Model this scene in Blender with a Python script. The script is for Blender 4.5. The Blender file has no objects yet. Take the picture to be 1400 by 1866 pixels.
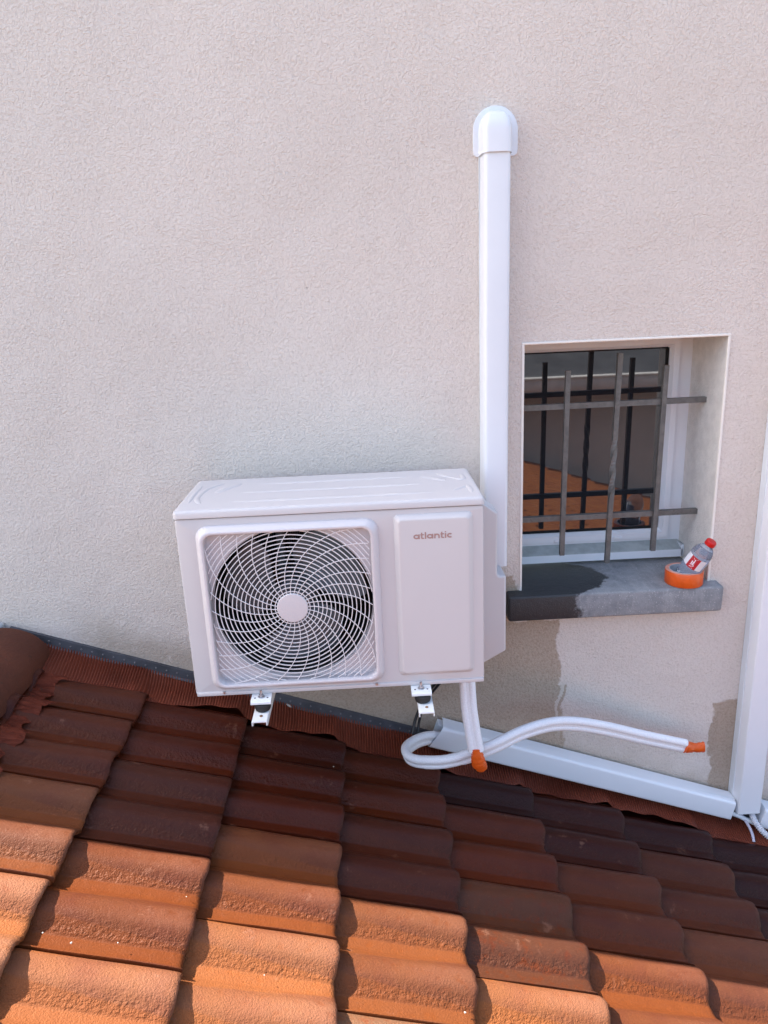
import bpy, bmesh, math, random
from mathutils import Vector, Matrix
random.seed(7)
S = bpy.context.scene
COL = S.collection
PI = math.pi

# ------------------------------------------------------------------ camera
cam_d = bpy.data.cameras.new('camera')
cam_d.sensor_fit = 'VERTICAL'
cam_d.sensor_height = 36.0
cam_d.lens = 36.0 * 1350.45 / 1866.0
cam_d.clip_start = 0.05
cam_d.clip_end = 400
cam = bpy.data.objects.new('camera', cam_d)
COL.objects.link(cam)
cam.matrix_world = Matrix((
    (0.99859977, 0.04910733, -0.01967155, -0.0344326),
    (-0.03274155, 0.28165973, -0.95895557, -2.25783),
    (-0.04155106, 0.95825689, 0.28287319, 0.543954),
    (0, 0, 0, 1)))
S.camera = cam

# ------------------------------------------------------------------ sky, sun, exposure
SUN = Vector((-0.88, 0.163, 1.0)).normalized()          # towards the sun
W = bpy.data.worlds.new('World')
S.world = W
W.use_nodes = True
wn = W.node_tree.nodes
wl = W.node_tree.links
sky = wn.new('ShaderNodeTexSky')
sky.sky_type = 'NISHITA'
sky.sun_disc = False
sky.sun_elevation = math.asin(SUN.z)
sky.sun_rotation = math.atan2(SUN.x, SUN.y)
sky.air_density = 1.0
sky.dust_density = 3.0
sky.ozone_density = 0.6
bg = wn['Background']
bg.inputs['Strength'].default_value = 0.127
wl.new(sky.outputs[0], bg.inputs['Color'])
sun_d = bpy.data.lights.new('sun', 'SUN')
sun_d.energy = 5.0
sun_d.angle = math.radians(0.25)
sun_d.color = (1.0, 0.93, 0.82)
sun = bpy.data.objects.new('sun', sun_d)
COL.objects.link(sun)
sun.rotation_euler = SUN.to_track_quat('Z', 'Y').to_euler()
sun.location = (-6, 3, 8)
S.view_settings.view_transform = 'Standard'
S.view_settings.look = 'None'
S.view_settings.gamma = 1
S.view_settings.use_curve_mapping = False
S.view_settings.exposure = 2.0

# ------------------------------------------------------------------ node material helpers
class NT:
    def __init__(s, m):
        s.t = m.node_tree
        s.N = s.t.nodes
        s.L = s.t.links
    def n(s, typ, **kw):
        x = s.N.new(typ)
        for k, v in kw.items():
            setattr(x, k, v)
        return x
    def put(s, sock, v):
        if isinstance(v, bpy.types.NodeSocket):
            s.L.new(v, sock)
        elif isinstance(v, (tuple, list)) and len(v) == 3 and sock.type == 'RGBA':
            sock.default_value = (*v, 1)
        else:
            sock.default_value = v
    def math(s, op, a, b=0.0, clamp=False):
        x = s.n('ShaderNodeMath', operation=op, use_clamp=clamp)
        s.put(x.inputs[0], a)
        s.put(x.inputs[1], b)
        return x.outputs[0]
    def ss(s, v, a, b, lo=0.0, hi=1.0):
        x = s.n('ShaderNodeMapRange', interpolation_type='SMOOTHSTEP')
        s.put(x.inputs[0], v)
        x.inputs[1].default_value = a
        x.inputs[2].default_value = b
        x.inputs[3].default_value = lo
        x.inputs[4].default_value = hi
        return x.outputs[0]
    def noise(s, vec, scale, detail=2.0, rough=0.5, dist=0.0, out=0):
        x = s.n('ShaderNodeTexNoise')
        if vec is not None:
            s.L.new(vec, x.inputs['Vector'])
        x.inputs['Scale'].default_value = scale
        x.inputs['Detail'].default_value = detail
        x.inputs['Roughness'].default_value = rough
        x.inputs['Distortion'].default_value = dist
        return x.outputs[out]
    def voro(s, vec, scale, feature='F1'):
        x = s.n('ShaderNodeTexVoronoi', feature=feature)
        if vec is not None:
            s.L.new(vec, x.inputs['Vector'])
        x.inputs['Scale'].default_value = scale
        return x.outputs[0]
    def mix(s, f, a, b, blend='MIX'):
        x = s.n('ShaderNodeMix', data_type='RGBA', blend_type=blend)
        s.put(x.inputs[0], f)
        s.put(x.inputs[6], a)
        s.put(x.inputs[7], b)
        return x.outputs[2]
    def bump(s, h, dist, strength=1.0, nrm=None):
        x = s.n('ShaderNodeBump')
        s.put(x.inputs['Height'], h)
        x.inputs['Distance'].default_value = dist
        x.inputs['Strength'].default_value = strength
        if nrm is not None:
            s.L.new(nrm, x.inputs['Normal'])
        return x.outputs[0]
    def sep(s, v):
        x = s.n('ShaderNodeSeparateXYZ')
        s.L.new(v, x.inputs[0])
        return x.outputs
    def coord(s, k='Object'):
        return s.n('ShaderNodeTexCoord').outputs[k]

def new_mat(name):
    m = bpy.data.materials.new(name)
    m.use_nodes = True
    t = NT(m)
    return m, t, t.N['Principled BSDF']

def simple(name, col, rough=0.5, metal=0.0, var=0.06, vscale=8.0, bump=0.0, bscale=60.0, spec=0.5, sss=0.0, rvar=0.0):
    m, t, p = new_mat(name)
    c = t.coord()
    f = t.noise(c, vscale, 4, 0.6)
    k = t.ss(f, 0.3, 0.7)
    t.put(p.inputs['Base Color'], t.mix(k, tuple(x * (1 - var) for x in col), tuple(min(1, x * (1 + var)) for x in col)))
    if rvar:
        t.put(p.inputs['Roughness'], t.math('ADD', t.math('MULTIPLY', k, rvar), rough))
    else:
        p.inputs['Roughness'].default_value = rough
    p.inputs['Metallic'].default_value = metal
    p.inputs['Specular IOR Level'].default_value = spec
    if bump:
        t.put(p.inputs['Normal'], t.bump(t.noise(c, bscale, 3, 0.6), bump))
    return m

# ------------------------------------------------------------------ mesh helpers
def link(ob, parent=None):
    COL.objects.link(ob)
    if parent is not None:
        ob.parent = parent
    return ob

class MB:
    def __init__(s):
        s.b = bmesh.new()
    def face(s, pts):
        vs = [s.b.verts.new(p) for p in pts]
        return s.b.faces.new(vs)
    def box(s, x0, x1, y0, y1, z0, z1, bev=0.0, seg=2, M=None):
        r = bmesh.ops.create_cube(s.b, size=1.0)
        vs = r['verts']
        for v in vs:
            v.co = Vector(((x0 + x1) / 2 + v.co.x * (x1 - x0), (y0 + y1) / 2 + v.co.y * (y1 - y0), (z0 + z1) / 2 + v.co.z * (z1 - z0)))
        geo = vs
        if bev:
            es = list({e for v in vs for e in v.link_edges})
            rr = bmesh.ops.bevel(s.b, geom=es, offset=bev, segments=seg, affect='EDGES', profile=0.5)
            geo = list(set(rr['verts']) | {v for v in vs if v.is_valid})
        if M is not None:
            for v in geo:
                v.co = M @ v.co
        return s
    def loft(s, loops, closed=True, cap0=False, cap1=False):
        rows = [[s.b.verts.new(p) for p in L] for L in loops]
        n = len(rows[0])
        for a, c in zip(rows, rows[1:]):
            for i in range(n if closed else n - 1):
                j = (i + 1) % n
                s.b.faces.new((a[i], a[j], c[j], c[i]))
        if cap0:
            s.b.faces.new(rows[0][::-1])
        if cap1:
            s.b.faces.new(rows[-1])
        return s
    def tube(s, pts, r, n=8, caps=True, up=None):
        pts = [Vector(p) for p in pts]
        rr = r if isinstance(r, (list, tuple)) else [r] * len(pts)
        loops = []
        prev = None
        for i, p in enumerate(pts):
            t = (pts[min(i + 1, len(pts) - 1)] - pts[max(i - 1, 0)]).normalized()
            if prev is None:
                a = Vector(up) if up else (Vector((0, 0, 1)) if abs(t.z) < 0.9 else Vector((1, 0, 0)))
                u = (a - t * a.dot(t)).normalized()
            else:
                u = (prev - t * prev.dot(t)).normalized()
            prev = u
            w = t.cross(u)
            loops.append([p + (u * math.cos(2 * PI * k / n + PI / n) + w * math.sin(2 * PI * k / n + PI / n)) * rr[i] for k in range(n)])
        return s.loft(loops, True, caps, caps)
    def cyl(s, c0, c1, r0, r1=None, n=24, bev=0.0):
        r1 = r0 if r1 is None else r1
        c0, c1 = Vector(c0), Vector(c1)
        d = (c1 - c0).normalized()
        a = Vector((0, 0, 1)) if abs(d.z) < 0.9 else Vector((1, 0, 0))
        u = (a - d * a.dot(d)).normalized()
        w = d.cross(u)
        def ring(c, r):
            return [c + (u * math.cos(2 * PI * k / n) + w * math.sin(2 * PI * k / n)) * r for k in range(n)]
        if bev:
            L = [ring(c0, r0 - bev), ring(c0 + d * bev, r0), ring(c1 - d * bev, r1), ring(c1, r1 - bev)]
        else:
            L = [ring(c0, r0), ring(c1, r1)]
        return s.loft(L, True, True, True)
    def lathe(s, prof, n=32, M=None, caps=True):
        loops = []
        for r, z in prof:
            L = [Vector((r * math.cos(2 * PI * k / n), r * math.sin(2 * PI * k / n), z)) for k in range(n)]
            loops.append([M @ v for v in L] if M is not None else L)
        return s.loft(loops, True, caps, caps)
    def holed(s, loops):
        es = []
        for L in loops:
            vs = [s.b.verts.new(p) for p in L]
            for i in range(len(vs)):
                es.append(s.b.edges.new((vs[i], vs[(i + 1) % len(vs)])))
        bmesh.ops.triangle_fill(s.b, edges=es, use_beauty=True)
        return s
    def done(s, name, mat, parent=None, smooth=35, recalc=True, kind=None, weld=0.0):
        if weld:
            bmesh.ops.remove_doubles(s.b, verts=s.b.verts, dist=weld)
        if recalc:
            bmesh.ops.recalc_face_normals(s.b, faces=s.b.faces)
        me = bpy.data.meshes.new(name)
        s.b.to_mesh(me)
        s.b.free()
        for m in (mat if isinstance(mat, list) else [mat]):
            me.materials.append(m)
        if smooth:
            for p in me.polygons:
                p.use_smooth = True
            me.set_sharp_from_angle(angle=math.radians(smooth))
        ob = bpy.data.objects.new(name, me)
        if kind:
            ob['kind'] = kind
        return link(ob, parent)

def tag(o, label=None, cat=None, group=None, kind=None):
    if label: o['label'] = label
    if cat: o['category'] = cat
    if group: o['group'] = group
    if kind: o['kind'] = kind
    return o

def thing(name, loc, label, cat, group=None):
    o = bpy.data.objects.new(name, None)
    o.empty_display_size = 0.05
    o.location = loc
    link(o)
    return tag(o, label, cat, group)

def under(o, parent):
    """parent o to an Empty while o keeps its world coordinates"""
    o.parent = parent
    o.matrix_parent_inverse = Matrix.Translation(-Vector(parent.location))
    return o

def rrect(cx, cz, hw, hh, r, n=6):
    out = []
    for qx, qz, a0 in ((1, 1, 0), (-1, 1, PI / 2), (-1, -1, PI), (1, -1, 1.5 * PI)):
        for k in range(n + 1):
            a = a0 + k * PI / 2 / n
            out.append((cx + qx * (hw - r) + r * math.cos(a), cz + qz * (hh - r) + r * math.sin(a)))
    return out

def xz(L, y):
    return [Vector((a, y, b)) for a, b in L]

def xy(L, z):
    return [Vector((a, b, z)) for a, b in L]

def spline(pts, n=10):
    P = [Vector(p) for p in pts]
    out = []
    for i in range(len(P) - 1):
        p0 = P[max(i - 1, 0)]; p1 = P[i]; p2 = P[i + 1]; p3 = P[min(i + 2, len(P) - 1)]
        for k in range(n):
            t = k / n
            out.append(0.5 * ((2 * p1) + (p2 - p0) * t + (2 * p0 - 5 * p1 + 4 * p2 - p3) * t * t + (3 * p1 - p0 - 3 * p2 + p3) * t ** 3))
    out.append(P[-1])
    return out

# roof geometry: z = RZ + SL * x, running up to the wall plane y = 0
SL = -0.3495
RZ = -0.95
def rz(x):
    return RZ + SL * x
TH = math.atan(SL)
CO = math.cos(TH)

# ------------------------------------------------------------------ materials
# rendered wall
M_WALL, t, p = new_mat('render_cream')
c = t.coord()
X, Y, Z = t.sep(c)
tone = t.noise(c, 1.6, 3, 0.5)
fine = t.noise(c, 135, 2, 0.5, 0.8)
base = t.mix(t.ss(tone, 0.3, 0.7), (0.65, 0.583, 0.528), (0.69, 0.622, 0.565))
base = t.mix(t.ss(fine, 0.25, 0.60), t.mix(1.0, base, (0.88, 0.865, 0.85), 'MULTIPLY'), base)
speck = t.math('MULTIPLY', t.ss(t.voro(c, 9.0), 0.045, 0.025, 0, 1), t.ss(t.noise(c, 3.1, 2), 0.5, 0.6))
base = t.mix(t.math('MULTIPLY', speck, 0.6), base, (0.22, 0.18, 0.16))
# weathering streaks and damp patches with outlines of their own
wv = t.noise(c, 9, 4, 0.6, 0.0, 1)
wx, wy, wz = t.sep(wv)
nx = t.math('ADD', X, t.math('MULTIPLY', t.math('SUBTRACT', wx, 0.5), 0.10))
nz = t.math('ADD', Z, t.math('MULTIPLY', t.math('SUBTRACT', wz, 0.5), 0.10))
def box_mask(x0, x1, z0, z1, e=0.004):
    a = t.math('MULTIPLY', t.ss(nx, x0 - e, x0 + e), t.ss(nx, x1 + e, x1 - e, 0, 1))
    b = t.math('MULTIPLY', t.ss(nz, z0 - e, z0 + e), t.ss(nz, z1 + e, z1 - e, 0, 1))
    return t.math('MULTIPLY', a, b)
def m_or(a, b):
    return t.math('MAXIMUM', a, b)
damp = m_or(box_mask(-0.47, 0.578, -1.2, -0.52), box_mask(-0.3, 0.612, -1.2, -0.77))
damp = m_or(damp, box_mask(0.36, 0.432, -0.52, -0.35))
damp = m_or(damp, box_mask(1.135, 1.30, -1.5, -0.865))
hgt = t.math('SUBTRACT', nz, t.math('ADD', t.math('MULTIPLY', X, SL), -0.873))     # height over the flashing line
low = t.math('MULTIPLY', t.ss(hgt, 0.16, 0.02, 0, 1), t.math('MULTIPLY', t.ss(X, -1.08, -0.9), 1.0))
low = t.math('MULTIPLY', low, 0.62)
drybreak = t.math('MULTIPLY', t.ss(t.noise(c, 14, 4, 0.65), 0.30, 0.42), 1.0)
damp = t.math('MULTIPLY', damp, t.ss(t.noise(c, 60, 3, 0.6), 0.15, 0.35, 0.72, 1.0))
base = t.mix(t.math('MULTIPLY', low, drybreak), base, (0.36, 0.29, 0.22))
base = t.mix(damp, base, t.mix(t.ss(fine, 0.3, 0.6), (0.355, 0.28, 0.215), (0.435, 0.35, 0.275)))
# pale lime run beside the damp patch and small scuffs
run = t.math('MULTIPLY', t.ss(t.math('ABSOLUTE', t.math('SUBTRACT', nx, 0.592)), 0.009, 0.004, 0, 1), t.math('MULTIPLY', t.ss(Z, -1.0, -0.9), t.ss(Z, -0.69, -0.73, 0, 1)))
base = t.mix(t.math('MULTIPLY', run, 0.8), base, (0.62, 0.56, 0.50))
mp = t.n('ShaderNodeMapping'); mp.inputs['Scale'].default_value = (26, 26, 12)
t.L.new(c, mp.inputs[0])
scuff = t.math('MULTIPLY', t.ss(t.noise(mp.outputs[0], 1, 2, 0.5), 0.70, 0.78), 0.35)
scuff = t.math('MULTIPLY', scuff, t.ss(Z, -0.3, -0.6, 0, 1))
base = t.mix(scuff, base, (0.33, 0.28, 0.24))
t.put(p.inputs['Base Color'], base)
p.inputs['Roughness'].default_value = 0.92
p.inputs['Specular IOR Level'].default_value = 0.2
grain = t.math('ADD', t.math('MULTIPLY', fine, 1.0), t.math('MULTIPLY', t.noise(c, 330, 2, 0.5), 0.35))
nb = t.bump(grain, 0.0042, 1.0)
t.put(p.inputs['Normal'], t.bump(t.noise(c, 5, 2, 0.5), 0.02, 0.5, nb))

M_REVEAL, t, p = new_mat('reveal_render')
c = t.coord()
t.put(p.inputs['Base Color'], t.mix(t.ss(t.noise(c, 30, 4, 0.6), 0.35, 0.65), (0.66, 0.63, 0.59), (0.74, 0.705, 0.66)))
p.inputs['Roughness'].default_value = 0.9
t.put(p.inputs['Normal'], t.bump(t.noise(c, 160, 3, 0.6), 0.004))

M_BEAD = simple('bead_white', (0.78, 0.74, 0.68), 0.5, var=0.05, bump=0.001, bscale=120)
M_PVC = simple('pvc_white', (0.71, 0.735, 0.775), 0.32, var=0.02, vscale=4, bump=0.0006, bscale=18)
M_PVC2 = simple('pvc_base_grey', (0.66, 0.70, 0.74), 0.4, var=0.03, vscale=6)
M_UNIT = simple('unit_cream_steel', (0.565, 0.545, 0.55), 0.42, var=0.012, vscale=3, bump=0.0005, bscale=7)
M_UNITP = simple('unit_plastic', (0.60, 0.57, 0.585), 0.35, var=0.012, vscale=4)
M_WIRE = simple('grille_white', (0.74, 0.725, 0.735), 0.38, var=0.02)
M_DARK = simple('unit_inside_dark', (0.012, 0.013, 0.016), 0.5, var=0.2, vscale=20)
M_FAN = simple('fan_grey', (0.085, 0.092, 0.105), 0.35, var=0.1)
M_MOTOR = simple('motor_grey', (0.16, 0.16, 0.165), 0.45, var=0.1)
M_LOGO = simple('logo_rose', (0.36, 0.225, 0.205), 0.45, var=0.02)
M_STEEL = simple('zinc_bolt', (0.55, 0.55, 0.56), 0.3, metal=1.0, var=0.1, vscale=80)
M_ARM = simple('bracket_white', (0.76, 0.78, 0.78), 0.4, var=0.03, vscale=12)
M_RUBBER = simple('rubber_black', (0.012, 0.012, 0.013), 0.6, var=0.2)
M_CABLE = simple('cable_black', (0.01, 0.01, 0.011), 0.45, var=0.2)
M_BAR = simple('bar_anthracite', (0.05, 0.052, 0.062), 0.42, var=0.25, vscale=14, bump=0.001, bscale=90)
M_RIVET = simple('rivet_grey', (0.11, 0.11, 0.125), 0.4, var=0.2)
M_MORTAR = simple('mortar_pale', (0.50, 0.50, 0.49), 0.9, var=0.15, vscale=30, bump=0.01, bscale=60)
M_ORANGE = simple('tape_orange', (0.66, 0.095, 0.008), 0.42, var=0.06, vscale=40, bump=0.0015, bscale=90)
M_CARD = simple('tape_side_pink', (0.62, 0.27, 0.20), 0.6, var=0.15, vscale=60)
M_CORE = simple('card_core', (0.42, 0.43, 0.45), 0.7, var=0.08, vscale=40)
M_RED = simple('cap_red', (0.50, 0.006, 0.006), 0.4, var=0.05)
M_LABELRED = simple('label_red', (0.45, 0.02, 0.03), 0.4, var=0.05)
M_LABELWHITE = simple('label_white', (0.75, 0.75, 0.80), 0.45, var=0.06, vscale=60)
M_DECK = simple('roof_deck_dark', (0.03, 0.022, 0.018), 0.9)
M_GROUND = simple('yard_ground', (0.24, 0.22, 0.19), 0.95, var=0.2, vscale=0.8)
M_SLATE = simple('slate_grey', (0.055, 0.058, 0.065), 0.6, var=0.2, vscale=3)
M_ZINC = simple('zinc_gutter', (0.72, 0.73, 0.73), 0.4, metal=0.0, var=0.1)
M_OPP = simple('opposite_render', (0.66, 0.61, 0.56), 0.9, var=0.06, vscale=2, bump=0.006, bscale=120)
M_CRUMB = simple('plaster_crumb', (0.44, 0.40, 0.36), 0.9, var=0.1)

# insulation foam sleeve
M_FOAM, t, p = new_mat('foam_white')
c = t.coord()
f = t.noise(c, 240, 2, 0.6)
t.put(p.inputs['Base Color'], t.mix(t.ss(f, 0.3, 0.7), (0.76, 0.76, 0.79), (0.83, 0.83, 0.85)))
p.inputs['Roughness'].default_value = 0.6
t.put(p.inputs['Normal'], t.bump(f, 0.0022, 0.7))

# concrete sill with a wet patch
M_SILL, t, p = new_mat('concrete_sill')
c = t.coord()
X, Y, Z = t.sep(c)
n1 = t.noise(c, 22, 5, 0.65)
n2 = t.noise(c, 260, 2, 0.6)
dry = t.mix(t.ss(n1, 0.3, 0.7), (0.185, 0.195, 0.21), (0.265, 0.275, 0.29))
dry = t.mix(t.ss(n2, 0.60, 0.72), dry, (0.44, 0.44, 0.44))
mp = t.n('ShaderNodeMapping'); mp.inputs['Scale'].default_value = (70, 8, 6)
t.L.new(c, mp.inputs[0])
dry = t.mix(t.math('MULTIPLY', t.ss(t.noise(mp.outputs[0], 1, 3, 0.6), 0.5, 0.7), 0.25), dry, (0.36, 0.36, 0.36))
wet = t.mix(t.ss(n2, 0.70, 0.76), (0.026, 0.029, 0.033), (0.22, 0.22, 0.22))
wob = t.math('MULTIPLY', t.math('SUBTRACT', t.noise(c, 26, 5, 0.65), 0.5), 0.11)
# the water spread from the left: about 12 cm further in the middle of the sill than along its front edge
yy = t.math('DIVIDE', t.math('SUBTRACT', Y, 0.085), 0.14)
edge = t.math('SUBTRACT', 0.758, t.math('MULTIPLY', t.math('MULTIPLY', yy, yy), 0.135))
edge = t.math('MAXIMUM', edge, 0.585)
k = t.ss(t.math('ADD', t.math('SUBTRACT', X, edge), wob), 0.008, -0.008, 0, 1)
t.put(p.inputs['Base Color'], t.mix(k, dry, wet))
t.put(p.inputs['Roughness'], t.ss(k, 0, 1, 0.9, 0.42))
t.put(p.inputs['Normal'], t.bump(t.math('ADD', n2, t.math('MULTIPLY', n1, 1.2)), 0.0025, 0.8))

# terracotta tiles; obj.color = (tone, gloss, dark, tan)
def tile_material(name, per_object=True):
    m, t, p = new_mat(name)
    c = t.coord()
    oi = t.n('ShaderNodeObjectInfo')
    if per_object:
        r = oi.outputs['Random']
        cmb = t.n('ShaderNodeCombineXYZ')
        t.L.new(t.math('MULTIPLY', r, 37.0), cmb.inputs[0]); t.L.new(t.math('MULTIPLY', r, 91.0), cmb.inputs[1])
        va = t.n('ShaderNodeVectorMath', operation='ADD')
        t.L.new(c, va.inputs[0]); t.L.new(cmb.outputs[0], va.inputs[1])
        v = va.outputs[0]
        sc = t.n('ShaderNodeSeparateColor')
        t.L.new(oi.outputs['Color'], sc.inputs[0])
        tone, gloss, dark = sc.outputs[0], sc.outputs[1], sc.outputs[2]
        tan = t.math('SUBTRACT', 1.0, oi.outputs['Alpha'])
        Zl = t.sep(c)[2]
    else:
        v = c
        tone, gloss, dark, tan = 1.0, 0.0, 0.0, 0.0
        Zl = None
    big = t.noise(v, 9, 4, 0.62)
    mid = t.noise(v, 45, 4, 0.65)
    grit = t.noise(v, 420, 2, 0.6)
    a = t.mix(tone, (0.195, 0.066, 0.024), (0.245, 0.092, 0.036))
    a = t.mix(t.ss(big, 0.35, 0.7, 0, 0.55), a, (0.160, 0.047, 0.025))
    if Zl is not None:                                  # weathered, paler crowns; sheltered channels keep the raw clay colour
        chan = t.ss(Zl, 0.006, 0.0, 0, 0.7)
        a = t.mix(chan, a, (0.255, 0.078, 0.018))
        crown = t.math('MULTIPLY', t.ss(Zl, 0.012, 0.036), t.ss(mid, 0.2, 0.55))
        a = t.mix(t.math('MULTIPLY', crown, 0.50), a, (0.275, 0.122, 0.070))
    a = t.mix(t.math('MULTIPLY', tan, t.ss(mid, 0.30, 0.5)), a, (0.175, 0.098, 0.055))
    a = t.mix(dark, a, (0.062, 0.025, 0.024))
    if per_object:                                      # wet clay is darker and shinier; shade by the wall is painted in too
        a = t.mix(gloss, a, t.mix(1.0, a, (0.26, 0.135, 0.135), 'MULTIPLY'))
    a = t.mix(t.ss(grit, 0.66, 0.74, 0, 0.35), a, (0.30, 0.16, 0.10))
    a = t.mix(t.math('MULTIPLY', t.ss(t.noise(v, 13, 5, 0.7), 0.62, 0.72), 0.4), a, (0.24, 0.115, 0.075))
    t.put(p.inputs['Base Color'], a)
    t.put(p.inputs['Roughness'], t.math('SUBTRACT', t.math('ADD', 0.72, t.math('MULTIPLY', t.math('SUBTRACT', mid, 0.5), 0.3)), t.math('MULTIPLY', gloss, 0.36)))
    p.inputs['Specular IOR Level'].default_value = 0.16
    sand = t.math('ADD', t.noise(v, 240, 2, 0.5), t.math('MULTIPLY', grit, 0.6))
    nb = t.bump(sand, 0.0022, 0.8)
    t.put(t.N[-1].inputs['Strength'], t.math('SUBTRACT', 0.8, t.math('MULTIPLY', gloss, 0.6)))
    if per_object:                                      # the near flank of each roll was left lumpy by the mould
        ph = t.math('FRACT', t.math('DIVIDE', t.math('MULTIPLY', t.sep(c)[1], -1.0), 0.157))
        fl = t.math('MULTIPLY', t.ss(ph, 0.40, 0.60), t.ss(ph, 0.68, 0.60, 0, 1))
        lumps = t.math('MULTIPLY', fl, t.math('ADD', t.noise(v, 125, 3, 0.6), t.math('MULTIPLY', t.noise(v, 55, 1), 0.5)))
        nb = t.bump(lumps, 0.0042, 1.0, nb)
    t.put(p.inputs['Normal'], t.bump(mid, 0.0022, 0.6, nb))
    return m
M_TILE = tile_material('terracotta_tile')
M_TILEFAR = tile_material('terracotta_far', False)

M_RIDGE, t, p = new_mat('ridge_terracotta')
c = t.coord()
a = t.mix(t.ss(t.noise(c, 7, 4, 0.6), 0.3, 0.7), (0.078, 0.025, 0.015), (0.108, 0.034, 0.019))
a = t.mix(t.ss(t.noise(c, 60, 4, 0.65), 0.62, 0.70, 0, 0.7), a, (0.05, 0.028, 0.02))
t.put(p.inputs['Base Color'], a)
p.inputs['Roughness'].default_value = 0.7
p.inputs['Specular IOR Level'].default_value = 0.2
t.put(p.inputs['Normal'], t.bump(t.noise(c, 110, 4, 0.6), 0.003))

M_FLASH, t, p = new_mat('flashing_red_brown')
c = t.coord()
a = t.mix(t.ss(t.noise(c, 6, 4, 0.6), 0.3, 0.7), (0.115, 0.026, 0.014), (0.165, 0.038, 0.020))
a = t.mix(t.ss(t.noise(c, 120, 3, 0.65), 0.66, 0.75, 0, 0.45), a, (0.26, 0.14, 0.10))
t.put(p.inputs['Base Color'], a)
p.inputs['Roughness'].default_value = 0.45
p.inputs['Specular IOR Level'].default_value = 0.2
t.put(p.inputs['Normal'], t.bump(t.noise(c, 30, 3, 0.6), 0.004, 0.7))

M_UNDER, t, p = new_mat('ridge_roll_red')
c = t.coord()
mp = t.n('ShaderNodeMapping'); mp.inputs['Scale'].default_value = (14, 90, 90)
t.L.new(c, mp.inputs[0])
f = t.noise(mp.outputs[0], 1, 4, 0.6, 0.6)
t.put(p.inputs['Base Color'], t.mix(t.ss(f, 0.3, 0.7), (0.085, 0.018, 0.010), (0.135, 0.030, 0.016)))
p.inputs['Roughness'].default_value = 0.5
p.inputs['Specular IOR Level'].default_value = 0.08
t.put(p.inputs['Normal'], t.bump(f, 0.008, 1.0))

M_GRILLE, t, p = new_mat('old_bar_steel')
c = t.coord()
f = t.noise(c, 35, 5, 0.65)
a = t.mix(t.ss(f, 0.3, 0.7), (0.105, 0.103, 0.098), (0.165, 0.16, 0.15))
a = t.mix(t.ss(t.noise(c, 70, 4, 0.7), 0.60, 0.72), a, (0.07, 0.05, 0.036))
t.put(p.inputs['Base Color'], a)
p.inputs['Roughness'].default_value = 0.55
p.inputs['Metallic'].default_value = 0.25
t.put(p.inputs['Normal'], t.bump(f, 0.002))

M_PANE, t, p = new_mat('window_glass_dark')
p.inputs['Base Color'].default_value = (0.017, 0.018, 0.022, 1)
p.inputs['Roughness'].default_value = 0.02
p.inputs['IOR'].default_value = 2.05

def glassy(name, col, rough=0.03, ior=1.45):
    m, t, p = new_mat(name)
    p.inputs['Base Color'].default_value = (*col, 1)
    p.inputs['Roughness'].default_value = rough
    p.inputs['IOR'].default_value = ior
    p.inputs['Transmission Weight'].default_value = 1.0
    return m
M_PET = glassy('clear_plastic', (0.74, 0.82, 0.95), 0.10, 1.20)
M_PET.node_tree.nodes['Principled BSDF'].inputs['Transmission Weight'].default_value = 0.84
M_WATER = glassy('water', (0.86, 0.90, 0.97), 0.12, 1.15)
M_HOSE = simple('clear_hose', (0.46, 0.44, 0.52), 0.25, var=0.1, vscale=60)
M_CONDUIT = simple('conduit_grey', (0.55, 0.56, 0.60), 0.4, var=0.05)

# ================================================================== HOUSE WALL AND WINDOW
house = thing('house_wall', (0, 0, -4), 'cream roughcast house wall with a small barred window, rising over the tiled roof', 'wall')
WX0, WX1, WZ0, WZ1 = 0.4534, 1.0732, -0.417, 0.377
VZ = 2.12                                            # verge height at x = 0; the gable slopes like the roof below
def verge(x):
    return VZ + SL * x
mb = MB()
RV = 0.26
front = [(-7, 0, -4), (9, 0, -4), (9, 0, verge(9)), (-7, 0, verge(-7))]
hole = [(WX0, 0, WZ0), (WX0, 0, WZ1), (WX1, 0, WZ1), (WX1, 0, WZ0)]
mb.holed([front, hole])
mb.holed([[(a, 0.36, c) for a, b, c in front], [(a, 0.36, c) for a, b, c in hole]])
for i in range(4):
    a, b = front[i], front[(i + 1) % 4]
    mb.face([a, b, (b[0], 0.36, b[2]), (a[0], 0.36, a[2])])
w_ob = mb.done('rendered_wall', M_WALL, None, smooth=0)
under(w_ob, house)
mb = MB()
for i in range(4):
    a, b = hole[i], hole[(i + 1) % 4]
    mb.face([a, b, (b[0], 0.36, b[2]), (a[0], 0.36, a[2])])
under(mb.done('window_reveal', M_REVEAL, None, smooth=0), house)
BW = 0.0065
for x0, x1, z0, z1 in ((WX0 - BW, WX0 + 0.001, WZ0 + 0.002, WZ1 + 0.001), (WX1 - 0.001, WX1 + BW, WZ0 + 0.002, WZ1 + 0.001), (WX0 - BW, WX1 + BW, WZ1 + 0.001, WZ1 + 0.001 + BW)):
    mb = MB()
    mb.box(x0, x1, -0.003, 0.006, z0, z1, 0.0012, 1)
    under(mb.done('corner_bead', M_BEAD), house)
mb = MB()
mb.box(-7.05, 9.05, -0.03, 0.40, 0, 0.05, M=Matrix(((1, 0, 0, 0), (0, 1, 0, 0), (SL, 0, 1, VZ), (0, 0, 0, 1))))
under(mb.done('verge_coping', M_MORTAR), house)

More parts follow.
